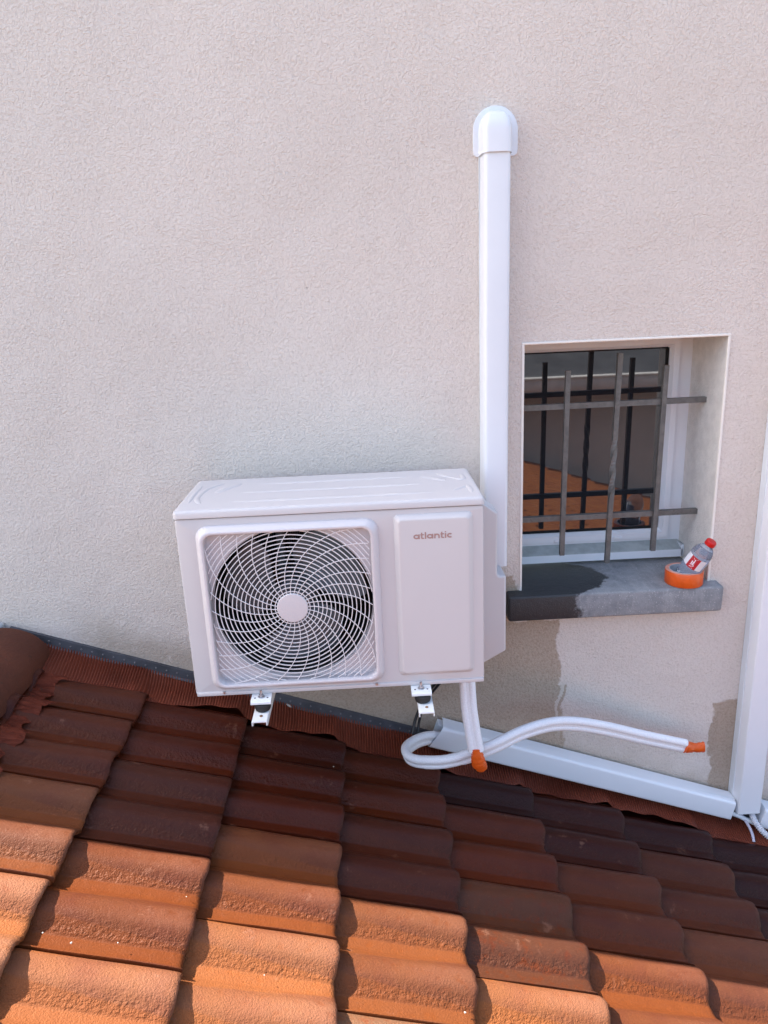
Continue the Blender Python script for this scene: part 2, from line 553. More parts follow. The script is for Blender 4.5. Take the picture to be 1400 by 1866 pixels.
# concrete sill
mb = MB()
mb.box(0.402, 1.106, -0.052, 0.30, -0.503, -0.4155, 0.008, 3)
for v in mb.b.verts:
    if v.co.z > -0.46:
        v.co.z += (v.co.y + 0.05) * 0.03
    if v.co.x > 1.05 and v.co.y < 0:
        v.co.x += (v.co.z + 0.46) * 0.02
under(mb.done('window_sill', M_SILL, None, smooth=40), house)

# window frame, pane, inner drip sill
win = MB()
FY = 0.24
FX0, FX1, FZ0, FZ1 = 0.505, 0.997, -0.304, 0.333
out = rrect((WX0 + WX1) / 2, (WZ1 - 0.40) / 2, (WX1 - WX0) / 2 + 0.003, (WZ1 + 0.40) / 2, 0.001, 2)
def hole_r(d, r=0.004):
    return rrect((FX0 + FX1) / 2, (FZ0 + FZ1) / 2, (FX1 - FX0) / 2 + d, (FZ1 - FZ0) / 2 + d, r, 2)
win.loft([xz(out, FY), xz(hole_r(0.034), FY), xz(hole_r(0.030), FY - 0.012), xz(hole_r(0.010), FY - 0.012), xz(hole_r(0.0), FY + 0.004), xz(hole_r(0.0), FY + 0.03)])
win_o = win.done('window', M_PVC, None, smooth=30)
under(win_o, house)
mb = MB()
mb.box(FX0 - 0.004, FX1 + 0.004, FY + 0.019, FY + 0.027, FZ0 - 0.004, FZ1 + 0.004)
mb.done('pane', M_PANE, win_o, smooth=0)
mb = MB()
mb.loft([xz(hole_r(0.0012), FY + 0.005), xz(hole_r(0.0012), FY + 0.0185), xz(hole_r(-0.006), FY + 0.0185), xz(hole_r(-0.004), FY + 0.010), xz(hole_r(-0.002), FY + 0.0055)])
mb.done('gasket', M_RUBBER, win_o, smooth=0)
mb = MB()
prof = [(0.245, -0.345), (0.19, -0.366), (0.188, -0.368), (0.188, -0.395), (0.192, -0.395), (0.192, -0.372), (0.245, -0.352)]
mb.loft([[Vector((x, a, b)) for a, b in prof] for x in (WX0 + 0.002, 1.068)], True, True, True)
mb.box(1.062, 1.0715, 0.188, 0.243, -0.394, -0.35, 0.001, 1)
bmesh.ops.recalc_face_normals(mb.b, faces=mb.b.faces)
for f in mb.b.faces:
    if f.normal.z > 0.5:
        f.material_index = 1  # upward faces greyer: grime, with their duller light painted in too
mb.done('drip_sill', [M_PVC, simple('drip_sill_grime_shade', (0.37, 0.405, 0.40), 0.5, var=0.14, vscale=24)], win_o, smooth=20)
for dx, dz in ((0.635, -0.329), (0.845, -0.327)):
    mb = MB()
    mb.loft([xz(rrect(dx, dz, 0.016, 0.006, 0.005, 4), FY - 0.012), xz(rrect(dx, dz, 0.015, 0.005, 0.0045, 4), FY - 0.017), xz(rrect(dx, dz, 0.010, 0.003, 0.0025, 4), FY - 0.018)], True, False, True)
    mb.done('drain_cap', M_PVC, win_o)

# security grille of square bars
gr = thing('security_grille', (0.76, 0.115, -0.37), 'old grey steel window grille of three upright bars and two cross bars, middle bar twisted', 'window grille')
def sqbar(p0, p1, w, tw=None, n=2):
    p0, p1 = Vector(p0), Vector(p1)
    d = (p1 - p0).normalized()
    u = Vector((0, 1, 0)); v = d.cross(u).normalized(); u = v.cross(d)
    loops = []
    for i in range(n):
        f = i / (n - 1)
        a = PI / 4
        if tw:
            g = min(1, max(0, (f - tw[0]) / (tw[1] - tw[0])))
            a += tw[2] * g
        q = p0 + (p1 - p0) * f
        loops.append([q + (u * math.cos(a + k * PI / 2) + v * math.sin(a + k * PI / 2)) * w * 0.7071 for k in range(4)])
    m = MB()
    m.loft(loops, True, True, True)
    return m
for x0, x1, z0, z1, tw in ((0.618, 0.614, 0.284, -0.338, None), (0.783, 0.771, 0.332, -0.374, (0.39, 0.67, PI * 1.5)), (0.933, 0.927, 0.287, -0.338, None)):
    o = sqbar((x0, 0.109, z0), (x1, 0.109, z1), 0.0155, tw, 60 if tw else 2).done('upright_bar', M_GRILLE, None, smooth=0)
    under(o, gr)
for z in (0.169, -0.2085):
    o = sqbar((WX0 - 0.01, 0.119, z), (WX1 + 0.01, 0.119, z + 0.002), 0.0175).done('cross_bar', M_GRILLE, None, smooth=0)
    under(o, gr)

# ================================================================== TILED ROOF
roof = thing('tiled_roof', (0, 0, RZ - 0.2), 'terracotta double-roll tile roof sloping down to the right along the wall', 'roof')
PW = 0.157                       # one roll
TW = 2 * PW
CX = 0.309                       # course step measured along x
LT = CX / CO + 0.055             # tile length along the slope
STEP = 0.030
HB = 0.036
def prof_h(s):
    """height of the tile surface over its channel floor, s in 0..1 from the far to the near side of a roll"""
    if s < 0.26:                                       # gentle far flank up to the crown
        q = s / 0.26
        return 0.015 + (HB - 0.015) * math.sin(q * PI / 2)
    if s < 0.40:
        return HB - 0.0022 * ((s - 0.26) / 0.14) ** 2
    if s < 0.665:                                      # steeper near flank with a rolled foot
        q = (s - 0.40) / 0.265
        return (HB - 0.0022) * (1 - (3 * q * q - 2 * q * q * q) ** 0.85)
    if s < 0.84:
        return 0.0
    q = (s - 0.84) / 0.16
    return 0.0145 * q * q * (3 - 2 * q)
SS = [0.0, 0.03, 0.08, 0.14, 0.20, 0.27, 0.34, 0.40, 0.445, 0.49, 0.535, 0.58, 0.62, 0.65, 0.67, 0.70, 0.78, 0.85, 0.90, 0.945, 0.98]
def tile_mesh(seed):
    rnd = random.Random(seed)
    b = bmesh.new()
    svals = []
    for w_ in range(2):
        for s in SS:
            hh = prof_h(s)
            if w_ == 1 and s > 0.93:
                continue
            if w_ == 0 and s < 0.02:
                hh -= 0.003                            # rounded far edge beside the joint
            svals.append((w_ + s, hh))
    # the near edge ends in a low upstanding lip with an open joint behind it
    svals += [(1.925, 0.0115), (1.940, 0.0150), (1.958, 0.0152), (1.965, 0.0125), (1.967, 0.006)]
    us = [0.0, 0.06, 0.13, 0.19, 0.25, 0.31, 0.352, LT - 0.012, LT - 0.004, LT]
    dz = [0, 0, 0, 0, 0, 0, 0, -0.0006, -0.002, -0.0055]
    ph = [rnd.uniform(0, 6.28) for _ in range(4)]
    rows = []
    for u, d in zip(us, dz):
        row = []
        for s, h in svals:
            wob = 0.0010 * math.sin(9 * u + ph[0] + 2 * s) + 0.0008 * math.sin(23 * u + ph[1] + 5 * s)
            edge = 0.0014 * math.sin(11 * s + ph[2]) + 0.0009 * math.sin(37 * s + ph[3]) + rnd.uniform(-0.0006, 0.0006) if u > LT - 0.02 else 0
            z = h * (0.95 + 0.05 * u / LT) + STEP * u / LT - STEP + d + wob
            row.append(b.verts.new((u + edge, -s * PW, z)))
        rows.append(row)
    for r0, r1 in zip(rows, rows[1:]):
        for i in range(len(r0) - 1):
            b.faces.new((r0[i], r0[i + 1], r1[i + 1], r1[i]))
    # front edge, then a return underneath
    last = rows[-1]
    f1 = [b.verts.new((v.co.x - 0.001, v.co.y, v.co.z - 0.011)) for v in last]
    f2 = [b.verts.new((v.co.x - 0.05, v.co.y, v.co.z - 0.015)) for v in last]
    for A, B in ((last, f1), (f1, f2)):
        for i in range(len(A) - 1):
            b.faces.new((A[i], A[i + 1], B[i + 1], B[i]))
    # long sides
    for idx in (0, -1):
        A = [r[idx] for r in rows]
        B = [b.verts.new((v.co.x, v.co.y, v.co.z - 0.009)) for v in A]
        for i in range(len(A) - 1):
            b.faces.new((A[i], A[i + 1], B[i + 1], B[i]))
    bmesh.ops.recalc_face_normals(b, faces=b.faces)
    me = bpy.data.meshes.new('roof_tile')
    b.to_mesh(me); b.free()
    me.materials.append(M_TILE)
    for q in me.polygons:
        q.use_smooth = True
    me.set_sharp_from_angle(angle=math.radians(38))
    return me
TM = [tile_mesh(s) for s in range(1, 8)]
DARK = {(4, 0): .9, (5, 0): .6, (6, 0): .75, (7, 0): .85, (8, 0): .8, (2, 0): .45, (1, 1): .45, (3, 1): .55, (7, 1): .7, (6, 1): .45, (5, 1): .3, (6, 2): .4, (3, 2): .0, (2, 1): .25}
rows_first = {}
COURSES = range(-1, 12)          # course 0 has its lower end at x = -0.778
for ci in COURSES:
    xe = -0.778 + CX * ci
    # lips: even courses (0, 2, 4) at -0.255 - k*TW, odd ones half a tile further out
    y_start = -0.266 + TW if ci % 2 == 0 else -0.107
    for k in range(-1 if ci % 2 else 0, 5):
        y0 = y_start - k * TW
        if ci > 8 and k > 2:
            continue
        me = TM[random.randrange(7)]
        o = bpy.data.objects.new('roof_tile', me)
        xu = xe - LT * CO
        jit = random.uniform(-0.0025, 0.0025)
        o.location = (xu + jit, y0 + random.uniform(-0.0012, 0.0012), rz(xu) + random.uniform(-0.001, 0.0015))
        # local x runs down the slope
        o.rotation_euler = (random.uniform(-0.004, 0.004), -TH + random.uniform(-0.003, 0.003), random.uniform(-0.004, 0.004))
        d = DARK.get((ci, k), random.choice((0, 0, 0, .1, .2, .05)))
        wet_shade = 0.8 if (ci, k) == (4, 2) else 1.0 if k <= 0 else (0.95 if k == 1 else (0.62 if k == 2 else 0.05))  # rows near the wall: wet clay plus shade put into the colour
        o.color = (random.random(), min(1, max(0, wet_shade + random.uniform(-.12, .1))), d, 1.0 - (0.75 if (ci, k) in ((4, 2), (3, 3)) else random.choice((0, 0, 0, 0.12))))
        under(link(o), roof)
# far part of the roof, seen only in the window
mb = MB()
for ci in range(-1, 18):
    xe = -0.778 + CX * ci
    xu = xe - LT * CO
    yf = -0.255 + TW - 5 * TW if ci % 2 == 0 else -0.096 - 5 * TW
    if ci > 8:
        yf += 2 * TW
    if ci > 11:
        yf = -0.1
    nw = int((yf + 6.98) / PW)
    prev = None
    for w_ in range(nw):
        for s in (0.0, 0.1, 0.25, 0.40, 0.5, 0.6, 0.67, 0.85):
            y = yf - (w_ + s) * PW
            h = prof_h(s)
            a = mb.b.verts.new((xu, y, rz(xu) + h - STEP - 0.002))
            c_ = mb.b.verts.new((xe, y, rz(xe) + h - 0.001))
            e_ = mb.b.verts.new((xe, y, rz(xe) + h - 0.014))
            if prev:
                mb.b.faces.new((prev[0], a, c_, prev[1]))
                mb.b.faces.new((prev[1], c_, e_, prev[2]))
            prev = (a, c_, e_)
under(mb.done('roof_tiles_beyond', M_TILEFAR, None, smooth=40, kind='stuff'), roof)
mb = MB()
mb.face([(-1.25, -0.012, rz(-1.25) - 0.051), (5, -0.012, rz(5) - 0.051), (5, -7, rz(5) - 0.051), (-1.25, -7, rz(-1.25) - 0.051)])
mb.face([(-1.25, -0.012, rz(-1.25) - 0.051), (-1.25, -7, rz(-1.25) - 0.051), (-5, -7, rz(-1.25) - 1.3), (-5, -0.012, rz(-1.25) - 1.3)])
under(mb.done('roof_deck', M_DECK, None, smooth=0), roof)

# ridge tiles at the left
def ridge_tile(y0, y1, lift, twist):
    m = MB()
    loops = []
    n = 28
    for y, g in ((y0, 0.965), (y0 - 0.006, 1.0), (y0 - 0.2, 1.0), (y1 + 0.004, 0.985), (y1, 0.975)):
        L = []
        for k in range(n + 1):
            a = PI * (k / n) * 1.04 - 0.02 * PI
            L.append(Vector((-1.238 + twist * (y - y0) + 0.150 * g * math.cos(a), y, -0.556 + lift + 0.122 * g * abs(math.sin(a)) ** 0.9 * (1 if math.sin(a) > 0 else -0.3))))
        loops.append(L)
    inner = [[v * 1 for v in loops[0]]]
    m.loft(loops, False)
    # thickness seen at the ends
    for L in (loops[0], loops[-1]):
        cc = Vector((-1.238 + twist * (L[0].y - y0), L[0].y, -0.556 + lift))
        m.loft([L, [cc + (v - cc) * 0.86 for v in L]], False)
    return m.done('ridge_tile', M_RIDGE, None, smooth=50)
under(ridge_tile(-0.035, -0.475, 0.0, 0.035), roof)
under(ridge_tile(-0.455, -0.895, 0.010, 0.02), roof)
under(ridge_tile(-0.875, -1.32, 0.012, 0.0), roof)
# pale mortar where the ridge meets the wall
mb = MB()
bmesh.ops.create_icosphere(mb.b, subdivisions=4, radius=1.0)
for v in mb.b.verts:
    q = v.co
    n_ = 1 + 0.08 * math.sin(9 * q.x + 3) * math.sin(7 * q.z)
    v.co = Vector((-1.36 + q.x * 0.135 * n_, -0.004 + q.y * 0.045, -0.47 + q.z * 0.062 * n_))
under(mb.done('mortar_fillet', M_MORTAR), roof)
# crinkled ridge roll between ridge tile and first tiles
mb = MB()
rnd = random.Random(3)
NY = 260
rows = []
for j in range(NY + 1):
    y = -0.135 - j * (1.22 / NY)
    ci = 0
    # same roll phase as course 0
    q = ((-0.255 + TW - y) / PW) % 1.0
    row = []
    wid = 0.128 + 0.014 * math.sin(y * 38) + 0.008 * math.sin(y * 91 + 1) + rnd.uniform(-0.0015, 0.0015) - 0.05 * q * 0.6
    for i in range(9):
        f = i / 8
        x = -1.135 + f * wid
        h = prof_h(q)
        crk = 0.0035 * math.sin(y * 230 + 4 * f + 2 * math.sin(y * 60)) * (0.4 + 0.6 * math.sin(f * PI)) + 0.002 * math.sin(x * 160 + y * 35)
        z = rz(x) - STEP * 0.55 + h * (0.95 - 0.25 * (1 - f)) + 0.008 + crk
        row.append(mb.b.verts.new((x, y, z)))
    rows.append(row)
for a, b_ in zip(rows, rows[1:]):
    for i in range(8):
        mb.b.faces.new((a[i], a[i + 1], b_[i + 1], b_[i]))
under(mb.done('ridge_roll', M_UNDER, None, smooth=60), roof)

# pleated flashing against the wall
mb = MB()
rnd = random.Random(11)
NX = 2300
XA, XB = -1.13, 1.75
rows = []
for i in range(NX + 1):
    x = XA + (XB - XA) * i / NX
    pl = math.sin(2 * PI * x / 0.0088)
    # position inside the course: the sheet sags over each step
    q = ((x + 0.778) / CX) % 1.0
    sag = 0.012 * (0.5 + 0.5 * math.cos(2 * PI * q)) ** 2 + 0.006 * math.sin(x * 9.0)
    ylow = -0.118 - 0.016 * math.sin(x * 5.3 + 0.6) - 0.012 * math.sin(x * 17 + 2) - 0.004 * math.sin(x * 67)
    zl = rz(x) - STEP * (0.5 - 0.42 * math.cos(2 * PI * min(1, q / 0.96) * 0.5 + PI) if q < 0.9 else 0.5 - 0.42 + 0.84 * ((q - 0.9) / 0.1) ** 2 * (3 - 2 * (q - 0.9) / 0.1)) + 0.026 + sag
    ztop = -0.873 + SL * x - 0.026
    row = []
    for k, f in enumerate((0.0, 0.12, 0.3, 0.5, 0.7, 0.86, 0.97, 1.0)):
        y = -0.008 + (ylow + 0.008) * (f ** 1.25)
        z = ztop + (zl - ztop) * (1 - (1 - f) ** 1.3)
        amp = 0.0030 * (1 - 0.75 * max(0, f - 0.75) / 0.25)
        big = 0.005 * math.sin(x * 21 + 3 * f) * math.sin(x * 7.7 + 1) * math.sin(PI * f)
        row.append(mb.b.verts.new((x, y - 0.6 * pl * amp - big, z + 0.8 * pl * amp + big)))
    rows.append(row)
for a, b_ in zip(rows, rows[1:]):
    for i in range(7):
        mb.b.faces.new((a[i], a[i + 1], b_[i + 1], b_[i]))
under(mb.done('flashing_sheet', M_FLASH, None, smooth=70), roof)
# clamping bar
mb = MB()
prof = [(-0.002, 0.0), (-0.009, -0.003), (-0.013, -0.030), (-0.019, -0.036), (-0.017, -0.038), (-0.004, -0.034)]
x0, x1 = -1.222, 1.75
mb.loft([[Vector((x, a, -0.873 + SL * x + b_)) for a, b_ in prof] for x in (x0, x1)], True, True, True)
fb = mb.done('flashing_bar', M_BAR, None, smooth=0)
under(fb, roof)
mb = MB()
bmesh.ops.create_icosphere(mb.b, subdivisions=1, radius=0.0036)
rv = mb.done('rivet', M_RIVET, fb)
for i in range(48):
    o = rv if i == 0 else rv.copy()
    if i:
        link(o); o.parent = fb
    x = -1.205 + i * 0.0335
    o.location = (x, -0.0115, -0.873 + SL * x - 0.0165)

# ================================================================== GROUND, HOUSE OPPOSITE
mb = MB()
mb.face([(-150, -150, -4.0), (150, -150, -4.0), (150, 150, -4.0), (-150, 150, -4.0)])
tag(mb.done('ground', M_GROUND, smooth=0), kind='structure')
opp = thing('opposite_house', (2, -7.5, -4), 'low rendered wing with slate roof and zinc gutter, mirrored in the window glass', 'house')
mb = MB()
mb.box(-6, 9, -9.6, -7.0, -3.98, -0.80)
under(mb.done('wall', M_OPP, None, smooth=0), opp)
mb = MB()
mb.loft([[Vector((x, a, b)) for a, b in ((-6.62, -0.70), (-6.62, -0.78), (-7.1, -0.795), (-9.7, 0.10), (-9.7, 0.2))] for x in (-6.3, 9.3)], True, True, True)
under(mb.done('roof', M_SLATE, None, smooth=0), opp)
mb = MB()
mb.loft([[Vector((x, a, b)) for a, b in ((-6.62, -0.56), (-6.62, -0.72), (-6.60, -0.745), (-6.55, -0.755), (-6.50, -0.745), (-6.47, -0.70), (-6.455, -0.62), (-6.455, -0.56))] for x in (-6.3, 9.3)], False)
mb.cyl((-6.3, -6.445, -0.55), (9.3, -6.445, -0.55), 0.018, n=8)
under(mb.done('gutter', M_ZINC, None, smooth=50), opp)

# ================================================================== AIR CONDITIONER
ac = thing('air_conditioner', (-0.1375, -0.26, -0.5015), 'cream outdoor air conditioner unit with round fan grille, on two wall brackets', 'air conditioner')
UX0, UX1, UZ0, UZ1 = -0.5375, 0.2625, -0.5015, 0.0075
YF, YB = -0.42, -0.10
ucx, ucz, uhw, uhh = (UX0 + UX1) / 2, (UZ0 + UZ1) / 2, (UX1 - UX0) / 2, (UZ1 - UZ0) / 2
GX, GZ = -0.251, -0.2485
mb = MB()
mb.loft([xz(rrect(ucx, ucz, uhw, uhh, 0.008, 3), YB), xz(rrect(ucx, ucz, uhw, uhh, 0.008, 3), YF + 0.006), xz(rrect(ucx, ucz, uhw - 0.0018, uhh - 0.0018, 0.007, 3), YF + 0.0018), xz(rrect(ucx, ucz, uhw - 0.006, uhh - 0.006, 0.005, 3), YF)], True, True, False)
mb.holed([xz(rrect(ucx, ucz, uhw - 0.006, uhh - 0.006, 0.005, 3), YF), xz(rrect(GX, GZ, 0.226, 0.2255, 0.026, 6), YF)])
casing = mb.done('casing', M_UNIT, None, smooth=30, weld=0.00001)
under(casing, ac)
# lower lip of the front panel
mb = MB()
mb.box(UX0 + 0.004, UX1 - 0.002, YF - 0.0035, YF + 0.01, UZ0 - 0.001, UZ0 + 0.010, 0.0015, 2)
under(mb.done('base_lip', M_UNIT), ac)
# lid with pressed ribs
mb = MB()
ly = (YF - 0.005 + YB + 0.012) / 2
lhy = (YB + 0.012 - YF + 0.005) / 2
def lr(d, r):
    return rrect(ucx, ly, uhw + 0.0025 - d, lhy - d, r, 5)
mb.loft([xy(lr(0.002, 0.010), 0.0095), xy(lr(0, 0.012), 0.0105), xy(lr(0, 0.012), 0.0235), xy(lr(0.002, 0.011), 0.0280), xy(lr(0.006, 0.009), 0.0302), xy(lr(0.014, 0.008), 0.0306)], True, True, True)
def rib(pts, w=0.0145, h=0.0030):
    P = spline(pts, 6)
    loops = []
    for i, q in enumerate(P):
        tt = (P[min(i + 1, len(P) - 1)] - P[max(0, i - 1)]).normalized()
        nn = Vector((-tt.y, tt.x, 0))
        e = min(1, i / 3, (len(P) - 1 - i) / 3)
        e = math.sqrt(max(0.0, e))
        loops.append([q + nn * (w * math.cos(a)) * max(0.15, e) + Vector((0, 0, 0.0300 + h * e * math.sin(a) ** 1.3)) for a in [k * PI / 6 for k in range(7)]])
    mb.loft(loops, False)
for yy, xa, xb in ((-0.165, -0.36, 0.09), (-0.255, -0.40, 0.13), (-0.350, -0.42, 0.16)):
    rib([(xa, yy, 0), ((xa + xb) / 2, yy, 0), (xb, yy, 0)])
rib([(0.12, -0.165, 0), (0.155, -0.20, 0), (0.185, -0.235, 0)])
rib([(0.165, -0.14, 0), (0.205, -0.20, 0), (0.235, -0.225, 0), (0.237, -0.16, 0)], 0.008)
rib([(0.19, -0.35, 0), (0.235, -0.30, 0), (0.238, -0.38, 0)], 0.008)
rib([(-0.40, -0.15, 0), (-0.435, -0.20, 0), (-0.46, -0.25, 0)])
rib([(-0.45, -0.14, 0), (-0.49, -0.20, 0), (-0.50, -0.30, 0), (-0.48, -0.36, 0)], 0.008)
rib([(-0.515, -0.16, 0), (-0.518, -0.26, 0), (-0.515, -0.35, 0)], 0.007)
under(mb.done('lid', M_UNIT, None, smooth=40), ac)
# fan grille: bezel, corner plate, rings, spokes, hub, screws
mb = MB()
def bz(d, r):
    return rrect(GX, GZ, 0.237 - d, 0.2365 - d, r, 7)
mb.loft([xz(bz(0.0, 0.034), YF + 0.002), xz(bz(0.0, 0.034), YF - 0.001), xz(bz(0.002, 0.033), YF - 0.004), xz(bz(0.0125, 0.028), YF - 0.018), xz(bz(0.0145, 0.0275), YF - 0.0192), xz(bz(0.019, 0.026), YF - 0.0192), xz(bz(0.0205, 0.0255), YF - 0.018), xz(bz(0.0225, 0.0255), YF - 0.002), xz(bz(0.0225, 0.0255), YF + 0.03)])
fg = mb.done('fan_grille', M_UNITP, None, smooth=40)
under(fg, ac)
RO = 0.2165
def circ(r, n):
    return [(GX + r * math.cos(a), GZ + r * math.sin(a)) for a in n]
angs = [2 * PI * k / 96 for k in range(96)]
sq = []
for a in angs:
    f = min(0.222 / max(1e-6, abs(math.cos(a))), 0.2215 / max(1e-6, abs(math.sin(a))))
    sq.append((GX + f * math.cos(a), GZ + f * math.sin(a)))
mb = MB()
mb.loft([xz(sq, YF + 0.012), xz(circ(RO + 0.003, angs), YF + 0.012), xz(circ(RO, angs), YF + 0.015), xz(circ(RO - 0.002, angs), YF + 0.030)])
under(mb.done('fan_shroud', M_UNITP, None, smooth=40), ac)
YW = YF - 0.008
def inside(x, z, m=0.001):
    dx, dz = abs(x - GX), abs(z - GZ)
    hx, hz, r = 0.2155 - m, 0.2150 - m, 0.025
    if dx > hx or dz > hz:
        return False
    if dx > hx - r and dz > hz - r:
        return math.hypot(dx - hx + r, dz - hz + r) <= r
    return True
NR = 21
for i in range(NR):
    r = 0.0465 + 0.0113 * i
    n = 120
    pts = [(GX + r * math.cos(2 * PI * k / n), GZ + r * math.sin(2 * PI * k / n)) for k in range(n)]
    ok = [inside(*q) for q in pts]
    if not any(ok):
        continue
    mb = MB()
    if all(ok):
        loops = []
        for k in range(n):
            a = 2 * PI * k / n
            loops.append([Vector((GX + (r + 0.0015 * math.cos(b)) * math.cos(a), YW + 0.0022 * math.sin(b), GZ + (r + 0.0015 * math.cos(b)) * math.sin(a))) for b in (PI / 4, 3 * PI / 4, 5 * PI / 4, 7 * PI / 4)])
        loops.append([v.copy() for v in loops[0]])
        mb.loft(loops)
    else:
        k0 = next(k for k in range(n) if not ok[k])
        seg = []
        for kk in range(n + 1):
            k = (k0 + kk) % n
            if ok[k]:
                seg.append((pts[k][0], YW, pts[k][1]))
            else:
                if len(seg) > 1:
                    arc = MB()
                    arc.tube(seg, 0.0014, 4, True, (0, 1, 0))
                    arc.done('grille_ring', M_WIRE, fg, smooth=60)
                seg = []
    if all(ok):
        mb.done('grille_ring', M_WIRE, fg, smooth=60)
    else:
        mb.b.free()
NSP = 28
for i in range(NSP):
    th0 = 2 * PI * i / NSP + 0.06
    seg = []
    for k in range(46):
        r = 0.040 + 0.0062 * k
        th = th0 - math.radians(30) * ((r - 0.04) / 0.174) ** 1.15
        x, z = GX + r * math.cos(th), GZ + r * math.sin(th)
        if inside(x, z):
            seg.append((x, YW - 0.0022, z))
        else:
            break
    mb = MB()
    mb.tube(seg, 0.00125, 4, True, (0, 1, 0))
    mb.done('grille_spoke', M_WIRE, fg, smooth=60)
mb = MB()
Mh = Matrix.Translation((GX, YW, GZ)) @ Matrix.Rotation(PI / 2, 4, 'X')
mb.lathe([(0.041, -0.004), (0.0415, 0.003), (0.0395, 0.0055), (0.030, 0.0062), (0.0005, 0.0066)], 48, Mh)
mb.done('grille_hub', M_UNITP, fg, smooth=40)
def screw(x, y, z, parent, r=0.0042):
    m = MB()
    m.cyl((x, y + 0.002, z), (x, y - 0.002, z), r, r * 0.8, 14)
    m.box(x - r * 0.6, x + r * 0.6, y - 0.0026, y - 0.0015, z - 0.0006, z + 0.0006)
    m.box(x - 0.0006, x + 0.0006, y - 0.0028, y - 0.0015, z - r * 0.6, z + r * 0.6)
    return m.done('screw', M_STEEL, parent)
for sx in (-1, 1):
    for sz in (-1, 1):
        x, z = GX + sx * 0.2045, GZ + sz * 0.2035
        screw(x, YF + 0.018, z, fg, 0.0046)
under(screw(-0.458, YF - 0.004, -0.4935, None), ac)
under(screw(-0.037, YF - 0.004, -0.4925, None), ac)
# fan and what lies behind it
Mf = Matrix.Translation((GX, YF + 0.085, GZ)) @ Matrix.Rotation(PI / 2, 4, 'X')
mb = MB()
mb.lathe([(0.050, -0.03), (0.052, 0.02), (0.045, 0.028), (0.002, 0.030)], 32, Mf)
fan = mb.done('fan', M_FAN, None)
under(fan, ac)
for i in range(3):
    a0 = 2 * PI * i / 3 + 0.9
    mb = MB()
    loops = []
    for k in range(11):
        r = 0.045 + 0.153 * k / 10
        half = math.radians(24 + 18 * math.sin(PI * k / 10) + 8 * k / 10)
        sw = math.radians(-20 * (k / 10) ** 1.5)
        L = []
        for j in range(9):
            f = j / 8 * 2 - 1
            a = a0 + sw + half * f
            L.append(Vector((GX + r * math.cos(a), YF + 0.087 + 0.028 * f * (1 - 0.25 * k / 10), GZ + r * math.sin(a))))
        loops.append(L)
    mb.loft(loops, False)
    mb.done('fan_blade', M_FAN, fan, smooth=60)
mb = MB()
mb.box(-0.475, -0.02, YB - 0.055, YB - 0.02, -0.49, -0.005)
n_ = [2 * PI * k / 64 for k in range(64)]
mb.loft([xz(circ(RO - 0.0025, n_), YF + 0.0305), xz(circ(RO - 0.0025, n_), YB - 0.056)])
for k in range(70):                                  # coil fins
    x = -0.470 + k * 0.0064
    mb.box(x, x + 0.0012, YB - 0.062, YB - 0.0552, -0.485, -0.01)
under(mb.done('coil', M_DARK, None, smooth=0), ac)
mb = MB()
mb.box(GX - 0.055, GX - 0.035, YB - 0.12, YB - 0.08, -0.48, -0.01)
mb.box(GX + 0.030, GX + 0.050, YB - 0.12, YB - 0.08, -0.48, -0.01)
mb.cyl((GX, YB - 0.09, GZ), (GX, YF + 0.13, GZ), 0.045, n=24)
under(mb.done('fan_motor', M_MOTOR, None), ac)
# raised service panel
mb = MB()
def sp(d, r):
    return rrect(0.130, -0.239, 0.103 - d, 0.2315 - d, r, 5)
mb.loft([xz(sp(-0.001, 0.013), YF + 0.001), xz(sp(0.0, 0.013), YF - 0.001), xz(sp(0.0015, 0.012), YF - 0.0022), xz(sp(0.010, 0.011), YF - 0.0115), xz(sp(0.012, 0.010), YF - 0.0125), xz(sp(0.016, 0.008), YF - 0.0128)], True, False, True)
svp = mb.done('service_panel', M_UNIT, None, smooth=40)
under(svp, ac)
